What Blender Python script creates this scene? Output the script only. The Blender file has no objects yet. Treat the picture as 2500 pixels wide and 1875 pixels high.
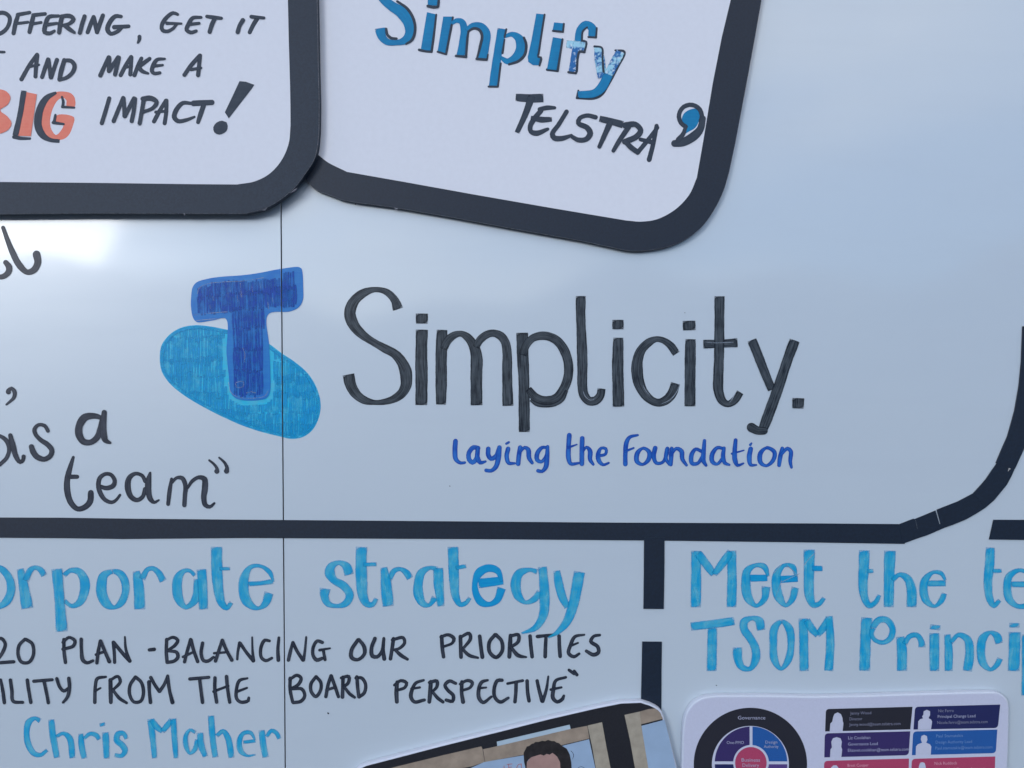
import bpy, bmesh, math, random
from mathutils import Vector

# ------------------------------------------------------------------ scale and camera
S = 0.00025            # metres on the board per unit of the drawing sheet (2500 x 1875 units)
D = 0.51               # camera distance from the board face
sc = bpy.context.scene
C = sc.collection

cam_d = bpy.data.cameras.new('camera')
cam = bpy.data.objects.new('camera', cam_d); C.objects.link(cam)
cam.location = (0, -D, 0)
cam.rotation_euler = (math.radians(90), 0, 0)
cam_d.sensor_width = 36
cam_d.lens = 36 * D / (2500 * S)
cam_d.clip_start = 0.01
cam_d.clip_end = 3000
sc.camera = cam

# ------------------------------------------------------------------ sky
SUN_EL, SUN_AZ = math.radians(12.5), math.radians(-35)   # azimuth from the board's outward normal, to the left
world = bpy.data.worlds.new('World'); sc.world = world
world.use_nodes = True
wt = world.node_tree; wt.nodes.clear()
def wn(t, **k):
    n = wt.nodes.new(t)
    for a, b in k.items(): setattr(n, a, b)
    return n
wout = wn('ShaderNodeOutputWorld'); wbg = wn('ShaderNodeBackground'); wbg.inputs[1].default_value = 0.15
sky = wn('ShaderNodeTexSky', sky_type='NISHITA', sun_disc=False)
sdir = Vector((math.sin(SUN_AZ) * math.cos(SUN_EL), -math.cos(SUN_AZ) * math.cos(SUN_EL), math.sin(SUN_EL)))
sky.sun_elevation = SUN_EL
sky.sun_rotation = math.atan2(sdir.x, sdir.y)
sky.air_density = 1.0; sky.dust_density = 0.3; sky.ozone_density = 6.0
wtc = wn('ShaderNodeTexCoord'); wmap = wn('ShaderNodeMapping'); wmap.inputs['Scale'].default_value = (1, 1, 3.1)
wno = wn('ShaderNodeTexNoise', noise_dimensions='4D'); wno.inputs['Scale'].default_value = 1.7; wno.inputs['Detail'].default_value = 5
wno.inputs['W'].default_value = 3.7
wno.inputs['Roughness'].default_value = 0.55
wr = wn('ShaderNodeValToRGB'); wr.color_ramp.elements[0].position = 0.46; wr.color_ramp.elements[1].position = 0.74
wmix = wn('ShaderNodeMixRGB'); wmix.inputs[2].default_value = (12.8, 11.2, 8.7, 1)
L = wt.links.new
L(wtc.outputs['Generated'], wmap.inputs[0]); L(wmap.outputs[0], wno.inputs['Vector'])
L(wno.outputs['Fac'], wr.inputs[0]); L(wr.outputs[0], wmix.inputs[0]); L(sky.outputs[0], wmix.inputs[1])
L(wmix.outputs[0], wbg.inputs[0]); L(wbg.outputs[0], wout.inputs[0])

sun_d = bpy.data.lights.new('sun', 'SUN'); sun_d.energy = 0.6; sun_d.angle = math.radians(20)
sun_d.color = (1.0, 0.97, 0.93)
sun = bpy.data.objects.new('sun', sun_d); C.objects.link(sun)
sun.rotation_euler = (-sdir).to_track_quat('-Z', 'Y').to_euler()

sc.view_settings.view_transform = 'Standard'; sc.view_settings.look = 'None'
sc.view_settings.exposure = 1.04; sc.view_settings.gamma = 1
sc.cycles.transparent_max_bounces = 24

# ------------------------------------------------------------------ materials
def newmat(name):
    m = bpy.data.materials.new(name); m.use_nodes = True
    return m, m.node_tree, m.node_tree.nodes['Principled BSDF']
def nd(t, ty, **k):
    n = t.nodes.new(ty)
    for a, b in k.items(): setattr(n, a, b)
    return n
def noise(t, vec, scale, detail=3, rough=0.55):
    n = nd(t, 'ShaderNodeTexNoise'); n.inputs['Scale'].default_value = scale
    n.inputs['Detail'].default_value = detail; n.inputs['Roughness'].default_value = rough
    t.links.new(vec, n.inputs['Vector']); return n.outputs['Fac']
def mrange(t, v, a, b, c, d, smooth=False):
    n = nd(t, 'ShaderNodeMapRange'); n.clamp = True
    if smooth: n.interpolation_type = 'SMOOTHSTEP'
    t.links.new(v, n.inputs[0])
    for i, x in enumerate((a, b, c, d)): n.inputs[i + 1].default_value = x
    return n.outputs[0]
def mth(t, op, a, b=None):
    n = nd(t, 'ShaderNodeMath', operation=op)
    for i, x in enumerate((a, b)):
        if x is None: continue
        if isinstance(x, (int, float)): n.inputs[i].default_value = x
        else: t.links.new(x, n.inputs[i])
    return n.outputs[0]
def mixc(t, f, a, b):
    n = nd(t, 'ShaderNodeMixRGB')
    t.links.new(f, n.inputs[0])
    for i, x in ((1, a), (2, b)):
        if isinstance(x, tuple): n.inputs[i].default_value = (*x[:3], 1)
        else: t.links.new(x, n.inputs[i])
    return n.outputs[0]
def bump(t, b, h, strength, dist):
    n = nd(t, 'ShaderNodeBump'); n.inputs['Strength'].default_value = strength
    n.inputs['Distance'].default_value = dist
    t.links.new(h, n.inputs['Height']); t.links.new(n.outputs[0], b.inputs['Normal'])

def solid(name, col, rough=0.5, var=0.08, scale=400, spec=0.5, bmp=0.0, coat=0.0, blotch=0.0):
    m, t, b = newmat(name)
    tc = nd(t, 'ShaderNodeTexCoord').outputs['Object']
    f = noise(t, tc, scale, 4)
    lo = tuple(c * (1 - var) for c in col); hi = tuple(min(1, c * (1 + var)) for c in col)
    c = mixc(t, mrange(t, f, .3, .7, 0, 1), lo, hi)
    if blotch:
        g = noise(t, tc, 14, 3)
        c = mixc(t, mrange(t, g, .35, .7, 0, blotch), c, tuple(x * .8 for x in col))
    t.links.new(c, b.inputs['Base Color'])
    b.inputs['Roughness'].default_value = rough
    b.inputs['Specular IOR Level'].default_value = spec
    b.inputs['Coat Weight'].default_value = coat; b.inputs['Coat Roughness'].default_value = .12
    if bmp: bump(t, b, f, bmp, 0.0002)
    return m

def ink(name, dark, light, amin=.8, amax=1.0, soft=1.2, wob=1.2, rough=.35, streak=.6, dry=0.0, across=.22):
    """marker ink: streaks along the stroke, uneven density, edges that bleed a little"""
    m, t, b = newmat(name)
    uv = nd(t, 'ShaderNodeUVMap'); uv.uv_map = 'UVMap'
    mp = nd(t, 'ShaderNodeMapping'); mp.inputs['Scale'].default_value = (.018, across, 1)
    t.links.new(uv.outputs[0], mp.inputs[0])
    f1 = noise(t, mp.outputs[0], 1.0, 3, .6)
    tc = nd(t, 'ShaderNodeTexCoord').outputs['Object']
    f2 = noise(t, tc, 170, 3)
    s = mth(t, 'ADD', mth(t, 'MULTIPLY', f1, streak), mth(t, 'MULTIPLY', f2, 1 - streak))
    s = mrange(t, s, .39, .61, 0, 1)
    at = nd(t, 'ShaderNodeAttribute', attribute_name='edge').outputs['Fac']
    rim = mrange(t, at, 0.6, 3.2 + soft * .5, .55, 0)            # pigment gathers at the rim of a stroke
    s2 = mth(t, 'MAXIMUM', mth(t, 'SUBTRACT', s, rim), 0.0)
    t.links.new(mixc(t, s2, dark, light), b.inputs['Base Color'])
    fe = noise(t, tc, 1500, 2)
    e = mth(t, 'ADD', at, mth(t, 'MULTIPLY', mth(t, 'SUBTRACT', fe, .5), wob * 2))
    a = mrange(t, e, -soft * .45, soft * .55, 0, 1, True)
    dens = mrange(t, s, 0, 1, amax, amin)
    a = mth(t, 'MULTIPLY', a, dens)
    if dry:
        d = noise(t, mp.outputs[0], 3.0, 4, .7)
        a = mth(t, 'MULTIPLY', a, mrange(t, d, .60, .66, 1, 1 - dry))
    t.links.new(a, b.inputs['Alpha'])
    b.inputs['Roughness'].default_value = rough
    b.inputs['Specular IOR Level'].default_value = .3
    return m

def board_mat():
    m, t, b = newmat('whiteboard_enamel')
    tc = nd(t, 'ShaderNodeTexCoord').outputs['Object']
    f = noise(t, tc, 6, 4); g = noise(t, tc, 60, 4)
    c = mixc(t, mrange(t, f, .3, .7, 0, 1), (.465, .545, .61), (.48, .56, .62))
    c = mixc(t, mrange(t, g, .3, .9, 0, .12), c, (.43, .51, .585))
    t.links.new(c, b.inputs['Base Color'])
    mw = nd(t, 'ShaderNodeMapping'); mw.inputs['Rotation'].default_value = (0, .5, 0); mw.inputs['Scale'].default_value = (3, 1, 22)
    t.links.new(tc, mw.inputs[0])
    wipe = noise(t, mw.outputs[0], 1.6, 5, .65)      # faint wiping marks left by the eraser
    t.links.new(mixc(t, mrange(t, wipe, .50, .72, 0, .10), c, (.36, .42, .49)), b.inputs['Base Color'])
    t.links.new(mrange(t, wipe, .35, .7, .33, .40), b.inputs['Roughness'])
    b.inputs['Coat Weight'].default_value = 1; b.inputs['Coat Roughness'].default_value = .075; b.inputs['Coat IOR'].default_value = 1.42
    b.inputs['IOR'].default_value = 1.85
    bump(t, b, noise(t, tc, 9, 2), .04, .0006)
    return m

M = {
 'board': board_mat(),
 'board_edge': solid('panel_edge', (.14, .14, .15), .6),
 'black': solid('black_card', (.013, .024, .042), .6, .2, 900, .4, .1, blotch=.2),
 'tape': solid('black_tape', (.004, .012, .027), .5, .2, 700, .4, .12),
 'frayed': solid('frayed_paper_edge', (.16, .17, .19), .8, .5, 900, .3),
 'fibre': solid('torn_white_fibre', (.16, .17, .2), .8),
 'paper': solid('white_paper', (.66, .69, .75), .62, .015, 300, .3, .1),
 'foam': solid('white_foam_core', (.50, .55, .64), .7, .03, 500, .3),
 'print': solid('print_paper', (.48, .51, .63), .42, .03, 900, .4, .05),
 'slit': solid('slit_white', (.5, .5, .5), .7),
 'grey': ink('grey_marker', (.008, .013, .02), (.07, .088, .105), .84, .985, 1.0, .7, .3, .75, .12, across=.33),
 'pen': ink('charcoal_marker', (.014, .02, .034), (.045, .055, .078), .9, .99, 1.2, .7, .4, .5),
 'penp': ink('charcoal_marker_on_paper', (.024, .037, .058), (.038, .053, .075), .97, 1.0, 1.0, .5, .6, .4),
 'cyan': ink('sky_blue_marker', (.0, .30, .57), (.02, .50, .71), .55, .95, 4.5, 1.6, .45, .5),
 'cyan2': ink('sky_blue_marker_dense', (.0, .25, .54), (.0, .34, .62), .85, .98, 2, .8, .4, .5),
 'navy': ink('deep_blue_marker', (.003, .055, .34), (.02, .16, .55), .88, .99, 1.2, .7, .4, .5),
 'blue': ink('print_blue_marker', (.0, .17, .37), (.0, .215, .44), .97, 1, .8, .4, .6, .4),
 'orange': ink('orange_marker', (.72, .19, .13), (.78, .24, .17), .95, 1, 1, .4, .6, .4),
 'halo': ink('thin_blue_wash', (.008, .16, .52), (.02, .23, .60), .82, .92, 1.2, .6, .35, .4),
 'hatch': ink('blue_hatching', (.0, .06, .38), (.0, .19, .57), .3, .9, 1.6, .8, .35, .5),
 'wash': ink('thin_cyan_wash', (.0, .50, .76), (.03, .57, .82), .65, .85, 3, .8, .35, .4),
 'chatch': ink('cyan_hatching', (.0, .30, .62), (.0, .46, .74), .2, .9, 2.2, 1.0, .35, .5),
 'sheen': ink('painted_sheen', (.35, .42, .5), (.45, .5, .58), .2, .8, 1, .8, .3, .6),  # pale strokes, ink sheen painted in as colour
}
def patch_mat():
    m, t, b = newmat('worn_blue_marker')
    tc = nd(t, 'ShaderNodeTexCoord').outputs['Object']
    f = noise(t, tc, 95, 4, .6)
    g = noise(t, tc, 420, 3, .6)
    c = mixc(t, mrange(t, f, .46, .52, 0, 1), (.30, .58, .72), (.0, .12, .36))
    c = mixc(t, mrange(t, g, .55, .66, 0, .7), c, (.62, .74, .80))
    t.links.new(c, b.inputs['Base Color']); b.inputs['Roughness'].default_value = .6
    at = nd(t, 'ShaderNodeAttribute', attribute_name='edge').outputs['Fac']
    e = mth(t, 'ADD', at, mth(t, 'MULTIPLY', mth(t, 'SUBTRACT', g, .5), 6))
    t.links.new(mrange(t, e, -.3, .8, 0, 1), b.inputs['Alpha'])
    return m
M['patch'] = patch_mat()

# ------------------------------------------------------------------ geometry helpers
TILE = {'A': (0, 0, 800), 'B': (800, 0, 800), 'C': (1500, 0, 1000), 'D': (0, 500, 800), 'E': (800, 650, 600),
        'F': (1400, 650, 600), 'G': (1000, 1000, 1000), 'H': (0, 1050, 600), 'I': (0, 1300, 760), 'J': (740, 1300, 800),
        'K': (1640, 1300, 860), 'L': (1640, 1675, 860), 'M': (860, 1675, 820), 'N': (2000, 1000, 500), 'Z': (0, 0, 2212)}
def tp(tile, x, y):
    ox, oy, w = TILE[tile]; k = w / 2212
    return ox + x * k, oy + y * k
def tk(tile): return TILE[tile][2] / 2212
def P(px, py, h=0.0, hs=None):
    """sheet units -> a point h metres in front of the board (size as measured at height hs)"""
    hs = h if hs is None else hs
    f = S * (D - hs) / D
    return Vector(((px - 1250) * f, -h, (937.5 - py) * f))

def catmull(pts, step=4.0):
    if len(pts) < 3: 
        a, b = pts[0], pts[-1]
        n = max(2, int(math.dist(a[:2], b[:2]) / step))
        return [tuple(a[i] + (b[i] - a[i]) * k / n for i in range(3)) for k in range(n + 1)]
    closed = math.dist(pts[0][:2], pts[-1][:2]) < 1e-6
    ext = ([pts[-2]] if closed else [tuple(2 * pts[0][i] - pts[1][i] for i in range(3))]) + list(pts) + \
          ([pts[1]] if closed else [tuple(2 * pts[-1][i] - pts[-2][i] for i in range(3))])
    out = []
    for j in range(1, len(ext) - 2):
        p0, p1, p2, p3 = ext[j - 1:j + 3]
        t0 = 0; t1 = t0 + max(1e-3, math.dist(p0[:2], p1[:2]) ** .5)
        t2 = t1 + max(1e-3, math.dist(p1[:2], p2[:2]) ** .5); t3 = t2 + max(1e-3, math.dist(p2[:2], p3[:2]) ** .5)
        n = max(1, int(math.dist(p1[:2], p2[:2]) / step))
        for k in range(n):
            t = t1 + (t2 - t1) * k / n
            q = []
            for i in range(3):
                a1 = (t1 - t) / (t1 - t0) * p0[i] + (t - t0) / (t1 - t0) * p1[i]
                a2 = (t2 - t) / (t2 - t1) * p1[i] + (t - t1) / (t2 - t1) * p2[i]
                a3 = (t3 - t) / (t3 - t2) * p2[i] + (t - t2) / (t3 - t2) * p3[i]
                b1 = (t2 - t) / (t2 - t0) * a1 + (t - t0) / (t2 - t0) * a2
                b2 = (t3 - t) / (t3 - t1) * a2 + (t - t1) / (t3 - t1) * a3
                q.append((t2 - t) / (t2 - t1) * b1 + (t - t1) / (t2 - t1) * b2)
            out.append(tuple(q))
    out.append(tuple(pts[-1]))
    return out

rng = random.Random(7)
class Mesh:
    def __init__(s): s.v = []; s.f = []; s.mi = []; s.uv = []; s.e = []; s.mats = []
    def slot(s, mat):
        if mat not in s.mats: s.mats.append(mat)
        return s.mats.index(mat)
    def ribbon(s, pts, mat, h, hs, cap='r', jit=.02):
        pts = catmull(pts)
        n = len(pts); rows = []
        off = rng.uniform(0, 3000); offv = rng.uniform(0, 500)
        ph = [rng.uniform(0, 6.28) for _ in range(3)]
        dist = 0
        tan = []
        for i in range(n):
            a = pts[max(0, i - 1)]; b = pts[min(n - 1, i + 1)]
            d = Vector((b[0] - a[0], b[1] - a[1])); 
            if d.length < 1e-6: d = Vector((0, 1))
            tan.append(d.normalized())
        total = sum(math.dist(pts[i][:2], pts[i + 1][:2]) for i in range(n - 1))
        def row(c, t, hw, u, eend):
            rows.append((c, t, hw, u, eend))
        w0, w1 = pts[0][2] / 2, pts[-1][2] / 2
        c0 = Vector(pts[0][:2]); c1 = Vector(pts[-1][:2])
        if cap == 'r':
            for k in range(4):
                th = math.radians(90 - k * 22.5)
                row(c0 - tan[0] * w0 * math.sin(th), tan[0], max(.02, w0 * math.cos(th)), -w0 * math.sin(th), 0 if k == 0 else 99)
        else:
            row(c0 - tan[0] * .6, tan[0], w0 * .93, -1, 0)
        for i, (x, y, w) in enumerate(pts):
            if i: dist += math.dist(pts[i - 1][:2], (x, y))
            hw = w / 2 * (1 + jit * (math.sin(dist * .06 + ph[0]) + .7 * math.sin(dist * .17 + ph[1]) + .4 * math.sin(dist * .41 + ph[2])))
            ee = 99
            if cap != 'r': ee = min(dist, total - dist) + .6
            row(Vector((x, y)), tan[i], hw, dist, ee)
        if cap == 'r':
            for k in range(3, -1, -1):
                th = math.radians(90 - k * 22.5)
                row(c1 + tan[-1] * w1 * math.sin(th), tan[-1], max(.02, w1 * math.cos(th)), total + w1 * math.sin(th), 0 if k == 0 else 99)
        else:
            row(c1 + tan[-1] * .6, tan[-1], w1 * .93, total + 1, 0)
        si = s.slot(mat); base = len(s.v)
        for (c, t, hw, u, ee) in rows:
            nrm = Vector((-t.y, t.x))
            hh = h + 1.2e-5 * (u / max(total, 1))
            for k in (-1, 0, 1):
                q = c + nrm * hw * k
                s.v.append(P(q.x, q.y, hh, hs)); s.uv.append((u + off, offv + k * hw)); s.e.append(0 if k else min(hw, ee))
        for i in range(len(rows) - 1):
            for k in (0, 1):
                a = base + i * 3 + k
                s.f.append((a, a + 1, a + 4, a + 3)); s.mi.append(si)
    def poly(s, pts, mat, h, hs, smooth=False):
        if smooth:
            pts = [(x, y) for x, y, _ in catmull([(x, y, 0) for x, y in pts + [pts[0]]], 6)][:-1]
        # rim ring so the edge attribute fades at the outline
        inner = inset(pts, 2.5)
        si = s.slot(mat); n = len(pts); base = len(s.v)
        for (x, y) in pts: s.v.append(P(x, y, h, hs)); s.uv.append((x, y)); s.e.append(0.6)
        for (x, y) in inner: s.v.append(P(x, y, h, hs)); s.uv.append((x, y)); s.e.append(3.1)
        for i in range(n):
            j = (i + 1) % n
            s.f.append((base + i, base + j, base + n + j, base + n + i)); s.mi.append(si)
        s.f.append(tuple(base + n + i for i in range(n))); s.mi.append(si)
    def build(s, name, parent=None, clip=None):
        me = bpy.data.meshes.new(name)
        me.from_pydata([tuple(v) for v in s.v], [], s.f)
        for m in s.mats: me.materials.append(M[m])
        me.polygons.foreach_set('material_index', s.mi)
        uv = me.uv_layers.new(name='UVMap')
        for l in me.loops: uv.data[l.index].uv = s.uv[l.vertex_index]
        at = me.attributes.new('edge', 'FLOAT', 'POINT')
        at.data.foreach_set('value', [float(x) for x in s.e])
        if clip:
            bm = bmesh.new(); bm.from_mesh(me)
            (a, b, keep) = clip
            n = Vector((1, 0, (a.x - b.x) / (b.z - a.z) if abs(b.z - a.z) > 0 else 0)).normalized()
            bmesh.ops.bisect_plane(bm, geom=bm.verts[:] + bm.edges[:] + bm.faces[:], plane_co=a, plane_no=n,
                                   clear_outer=keep == 'left', clear_inner=keep == 'right')
            bm.to_mesh(me); bm.free()
        # faces turned towards the room
        bm = bmesh.new(); bm.from_mesh(me)
        for f in bm.faces:
            if f.normal.y > 0.01: f.normal_flip()
        bm.to_mesh(me); bm.free()
        o = bpy.data.objects.new(name, me); C.objects.link(o)
        if parent: o.parent = parent
        return o

def inset(pts, d):
    n = len(pts)
    area = sum(pts[i][0] * pts[(i + 1) % n][1] - pts[(i + 1) % n][0] * pts[i][1] for i in range(n))
    sg = 1 if area > 0 else -1
    out = []
    for i in range(n):
        a, b, c = Vector(pts[i - 1][:2]), Vector(pts[i][:2]), Vector(pts[(i + 1) % n][:2])
        u = (b - a).normalized() if (b - a).length > 1e-6 else Vector((1, 0))
        v = (c - b).normalized() if (c - b).length > 1e-6 else u
        nn = Vector((-u.y - v.y, u.x + v.x))
        if nn.length < 1e-4: nn = Vector((-u.y, u.x))
        nn.normalize()
        k = max(.5, abs(nn.dot(Vector((-u.y, u.x)))))
        q = b + nn * (d * sg / k)
        out.append((q.x, q.y))
    return out

def simple(name, verts, faces, mats, mi=None, parent=None):
    me = bpy.data.meshes.new(name); me.from_pydata([tuple(v) for v in verts], [], faces)
    for m in mats: me.materials.append(M[m] if isinstance(m, str) else m)
    if mi: me.polygons.foreach_set('material_index', mi)
    o = bpy.data.objects.new(name, me); C.objects.link(o)
    if parent: o.parent = parent
    bm = bmesh.new(); bm.from_mesh(me); bmesh.ops.recalc_face_normals(bm, faces=bm.faces[:]); bm.to_mesh(me); bm.free()
    return o

def slab(name, pts, h0, h1, mats, chamfer=0.0, rings=1, parent=None):
    """outline (sheet units, as seen at height h1) extruded from h0 to h1, rounded or chamfered front rim.
    mats = (front, side, rim)"""
    n = len(pts); loops = []
    loops.append([P(x, y, h0, h1) for x, y in pts])
    if chamfer:
        for k in range(rings + 1):
            th = math.radians(90 * k / rings)
            ins = chamfer / S * (1 - math.cos(th)); dh = chamfer * (1 - math.sin(th))
            q = inset(pts, ins) if ins > 0 else pts
            loops.append([P(x, y, h1 - dh, h1) for x, y in q])
    else:
        loops.append([P(x, y, h1, h1) for x, y in pts])
    V = [v for l in loops for v in l]; F = []; MI = []
    for r in range(len(loops) - 1):
        for i in range(n):
            j = (i + 1) % n
            F.append((r * n + i, r * n + j, (r + 1) * n + j, (r + 1) * n + i)); MI.append(1 if r == 0 else 2)
    F.append(tuple(range((len(loops) - 1) * n, len(loops) * n))); MI.append(0)
    F.append(tuple(reversed(range(n)))); MI.append(1)
    o = simple(name, V, F, mats, MI, parent)
    return o

def tag(o, label=None, cat=None, group=None, kind=None):
    if label: o['label'] = label
    if cat: o['category'] = cat
    if group: o['group'] = group
    if kind: o['kind'] = kind
    return o
def thing(name, label, cat, loc, group=None):
    o = bpy.data.objects.new(name, None); o.empty_display_size = .02
    C.objects.link(o)
    tag(o, label, cat, group)
    return o
def smoothed(pts, step=6):
    return [(x, y) for x, y, _ in catmull([(x, y, 0) for x, y in pts], step)]

layer = [0]
WK = {'pen': 1.07, 'penp': 1.12, 'cyan': 1.07, 'cyan2': 1.05, 'navy': 1.08}
def word(parent, label, tile, mat, w, data, cap='r', h0=0.0, jit=.02, clip=None, name='word'):
    """a handwritten word: one empty, each letter a mesh of its own.
    letters split by ';', strokes by '|', '#' marks a filled shape, 'm:' picks another ink"""
    root = bpy.data.objects.new(name, None); root.empty_display_size = .005; C.objects.link(root)
    root.parent = parent; root['label'] = label
    k = tk(tile); letters = [l for l in data.split(';') if l.strip()]
    for li, l in enumerate(letters):
        me = Mesh()
        for st in l.split('|'):
            st = st.strip()
            if not st: continue
            mt, cp = mat, cap
            if ':' in st:
                pre, st = st.split(':'); pre = pre.strip()
                for tkn in pre.split(','):
                    if tkn in ('r', 'f'): cp = tkn
                    else: mt = tkn
            layer[0] = (layer[0] + 1) % 14
            h = h0 + 6e-5 + layer[0] * 2.2e-5
            st = st.strip()
            if st.startswith('#'):
                sm = st.startswith('#~')
                pts = [tp(tile, *map(float, q.split(','))) for q in st.lstrip('#~').split()]
                me.poly(pts, mt, h - 5e-5 if h - 5e-5 > h0 + 1e-5 else h, h0, sm)
                continue
            ww = w; pts = []
            kk = k * WK.get(mt, 1.0)
            for q in st.split():
                a = q.split(',')
                if len(a) == 1: ww = float(a[0]); continue
                x, y = tp(tile, float(a[0]), float(a[1]))
                pts.append((x, y, (float(a[2]) if len(a) > 2 else ww) * kk))
            me.ribbon(pts, mt, h, h0, cp, jit)
        me.build('letter' if name == 'word' else 'mark', root, clip)
    return root

# ------------------------------------------------------------------ the setting behind and in front of the boards
ground = simple('ground', [(-1500, -1500, -1.35), (1500, -1500, -1.35), (1500, 1500, -1.35), (-1500, 1500, -1.35)],
                [(0, 1, 2, 3)], [solid('paving_ground', (.05, .058, .07), .9, .2, 3)])
tag(ground, kind='structure')
hv, hf = [], []
NH = 180
for i in range(NH):
    a = 2 * math.pi * i / NH
    hgt = 10.5 + 2.0 * math.sin(a * 3 + 1) + 1.6 * math.sin(a * 11) + 1.0 * math.sin(a * 29 + 2)  # ridge height shaped to bound the glare reflected in the boards
    for r, z in ((62, -1.4), (70, hgt * .75), (82, hgt), (120, -1.5)):
        hv.append((r * math.sin(a), r * math.cos(a), z))
for i in range(NH):
    j = (i + 1) % NH
    for k in range(3): hf.append((i * 4 + k, i * 4 + k + 1, j * 4 + k + 1, j * 4 + k))
added_hills = simple('added_hills', hv, hf, [solid('hazed_hillside', (.20, .23, .29), .9, .3, .3)])  # unseen ridge added for the boards' reflection, far haze painted into its colour
tag(added_hills, kind='structure')

SX = lambda y: 686 + (y - 500) * .0075
wall = simple('wall', [(-.75, .012, -.85), (1.05, .012, -.85), (1.05, .012, .85), (-.75, .012, .85),
                       (-.75, .09, -.85), (1.05, .09, -.85), (1.05, .09, .85), (-.75, .09, .85)],
              [(0, 1, 2, 3), (4, 7, 6, 5), (0, 4, 5, 1), (1, 5, 6, 2), (2, 6, 7, 3), (3, 7, 4, 0)],
              [solid('dark_backing_wall', (.05, .05, .055), .8)])
tag(wall, kind='structure')

left = thing('whiteboard', 'white enamel board left of the thin dark seam, with the words as a team', 'whiteboard', None,
             'whiteboard panels side by side')
right = thing('whiteboard', 'white enamel board with the large grey Simplicity lettering, right of the thin dark seam', 'whiteboard', None,
              'whiteboard panels side by side')
TOPY, BOTY = -1500, 3300
slab('panel', [(-1700, TOPY), (SX(TOPY) - 1.3, TOPY), (SX(BOTY) - 1.3, BOTY), (-1700, BOTY)], -.010, 0, ('board', 'board_edge', 'board'), .0002, 1, left)
slab('panel', [(SX(TOPY) + 1.3, TOPY), (5200, TOPY), (5200, BOTY), (SX(BOTY) + 1.3, BOTY)], -.010, 0, ('board', 'board_edge', 'board'), .0002, 1, right)
seamA, seamB = P(SX(0), 0), P(SX(1800), 1800)

# ------------------------------------------------------------------ lettering on the boards
W = word
W(right, 'large grey word Simplicity with a full stop', 'E', 'grey', 100, """
633,386,100 603,305,76 530,232,60 430,210,48 330,238,78 245,305,92 202,400,103 205,460,105 245,545,100 320,622,82 410,682,66 510,738,78 605,790,85 665,860,95 700,940,108 708,1010,108 705,1070,100 670,1140,90 600,1192,72 520,1218,56 430,1226,46 330,1205,75 255,1150,88 208,1070,100 187,975,106;
848,427,112 847,515,110 | 848,572,110 843,800,108 845,1000,112 843,1248,108;
1030,574,98 1022,800,104 1022,1000,104 1020,1243,92 | 1045,745,70 1080,670,75 1140,620,65 1200,607,55 1260,640,75 1310,710,90 1338,800,105 1338,1000,108 1340,1250,105 | 1335,730,60 1370,665,72 1430,617,68 1490,602,66 1560,630,78 1600,690,82 1615,790,85 1615,950,90 1622,1255,100;
1750,600,108 1755,800,105 1765,1000,100 1768,1250,100 1770,1490,102 | 1755,800,72 1790,705,72 1850,645,72 1950,625,76 2050,660,80 2120,740,88 2165,870,84 2162,1000,84 2120,1110,86 2060,1185,84 1960,1210,80 1870,1180,80 1805,1105,66 | 1825,1205,26 1880,1240,40 1950,1255,34 2040,1245,34 2110,1200,40 2150,1120,30""", 'f')
W(right, None or 'grey letters l i c i t y and full stop of the word Simplicity', 'F', 'grey', 100, """
65,270,92 65,450,84 75,700,92 80,900,92 80,1080,90 95,1160,84 140,1212,80 200,1208,80 240,1165,78 252,1102,74 | sheen: 88,1125,6 105,1170,8 150,1205,9 205,1190,6;
400,484,105 400,566,105 | 403,645,95 398,900,102 402,1100,105 405,1262,102 | sheen: 352,1246,6 405,1242,8 455,1240,5;
925,787,72 875,715,72 810,668,56 745,656,54 680,685,74 610,755,86 577,850,98 573,950,105 590,1050,100 640,1150,88 710,1212,75 770,1228,72 840,1200,84 890,1140,88 918,1055,88 | sheen: 955,1060,4 930,1130,7 870,1200,8 790,1240,4 | sheen: 625,1070,4 650,1120,9 690,1165,5;
1040,492,116 1042,575,116 | 1053,658,95 1050,900,100 1048,1260,98;
1170,702,82 1320,697,72 1475,688,85 | 1314,272,92 1313,500,90 1310,800,92 1303,1000,92 1305,1120,90 1340,1212,76 1390,1240,62 1450,1208,68 1500,1135,66 | sheen: 1200,688,5 1300,690,6 1440,684,6 | sheen: 1395,1240,4 1430,1190,10 1460,1140,5;
1605,665,88 1660,800,84 1730,980,82 1785,1110,76 | 1990,668,95 1930,830,92 1840,1100,95 1760,1320,100 1700,1480,84 | r: 1715,1482,66 1655,1478,76 1600,1450,84;
2022,1188,108 2020,1278,102""", 'f')
W(right, 'deep blue tagline Laying the Foundation', 'G', 'navy', 24, """
248,170,24 245,220,26 250,268,24 275,288,18 298,286,14;
370,208 345,204 320,235 322,270 340,286 362,262 368,215|368,208,18 366,255,24 382,286,22 410,280,12;
425,212 425,245 440,265 468,250 482,215|485,205 480,260,26 465,310 440,330,20 414,328,20;
522,184,12 536,176,12|532,212 524,250 535,288,20 568,290,12;
597,205 590,250 586,292|592,235,14 620,205,18 640,215,24 645,260,24 662,288,16;
745,205,14 715,205,18 690,235 688,270 710,282,18 735,255,18 745,215,16|745,200,18 742,260 735,310 715,333,18 694,330,20""" )
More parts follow.
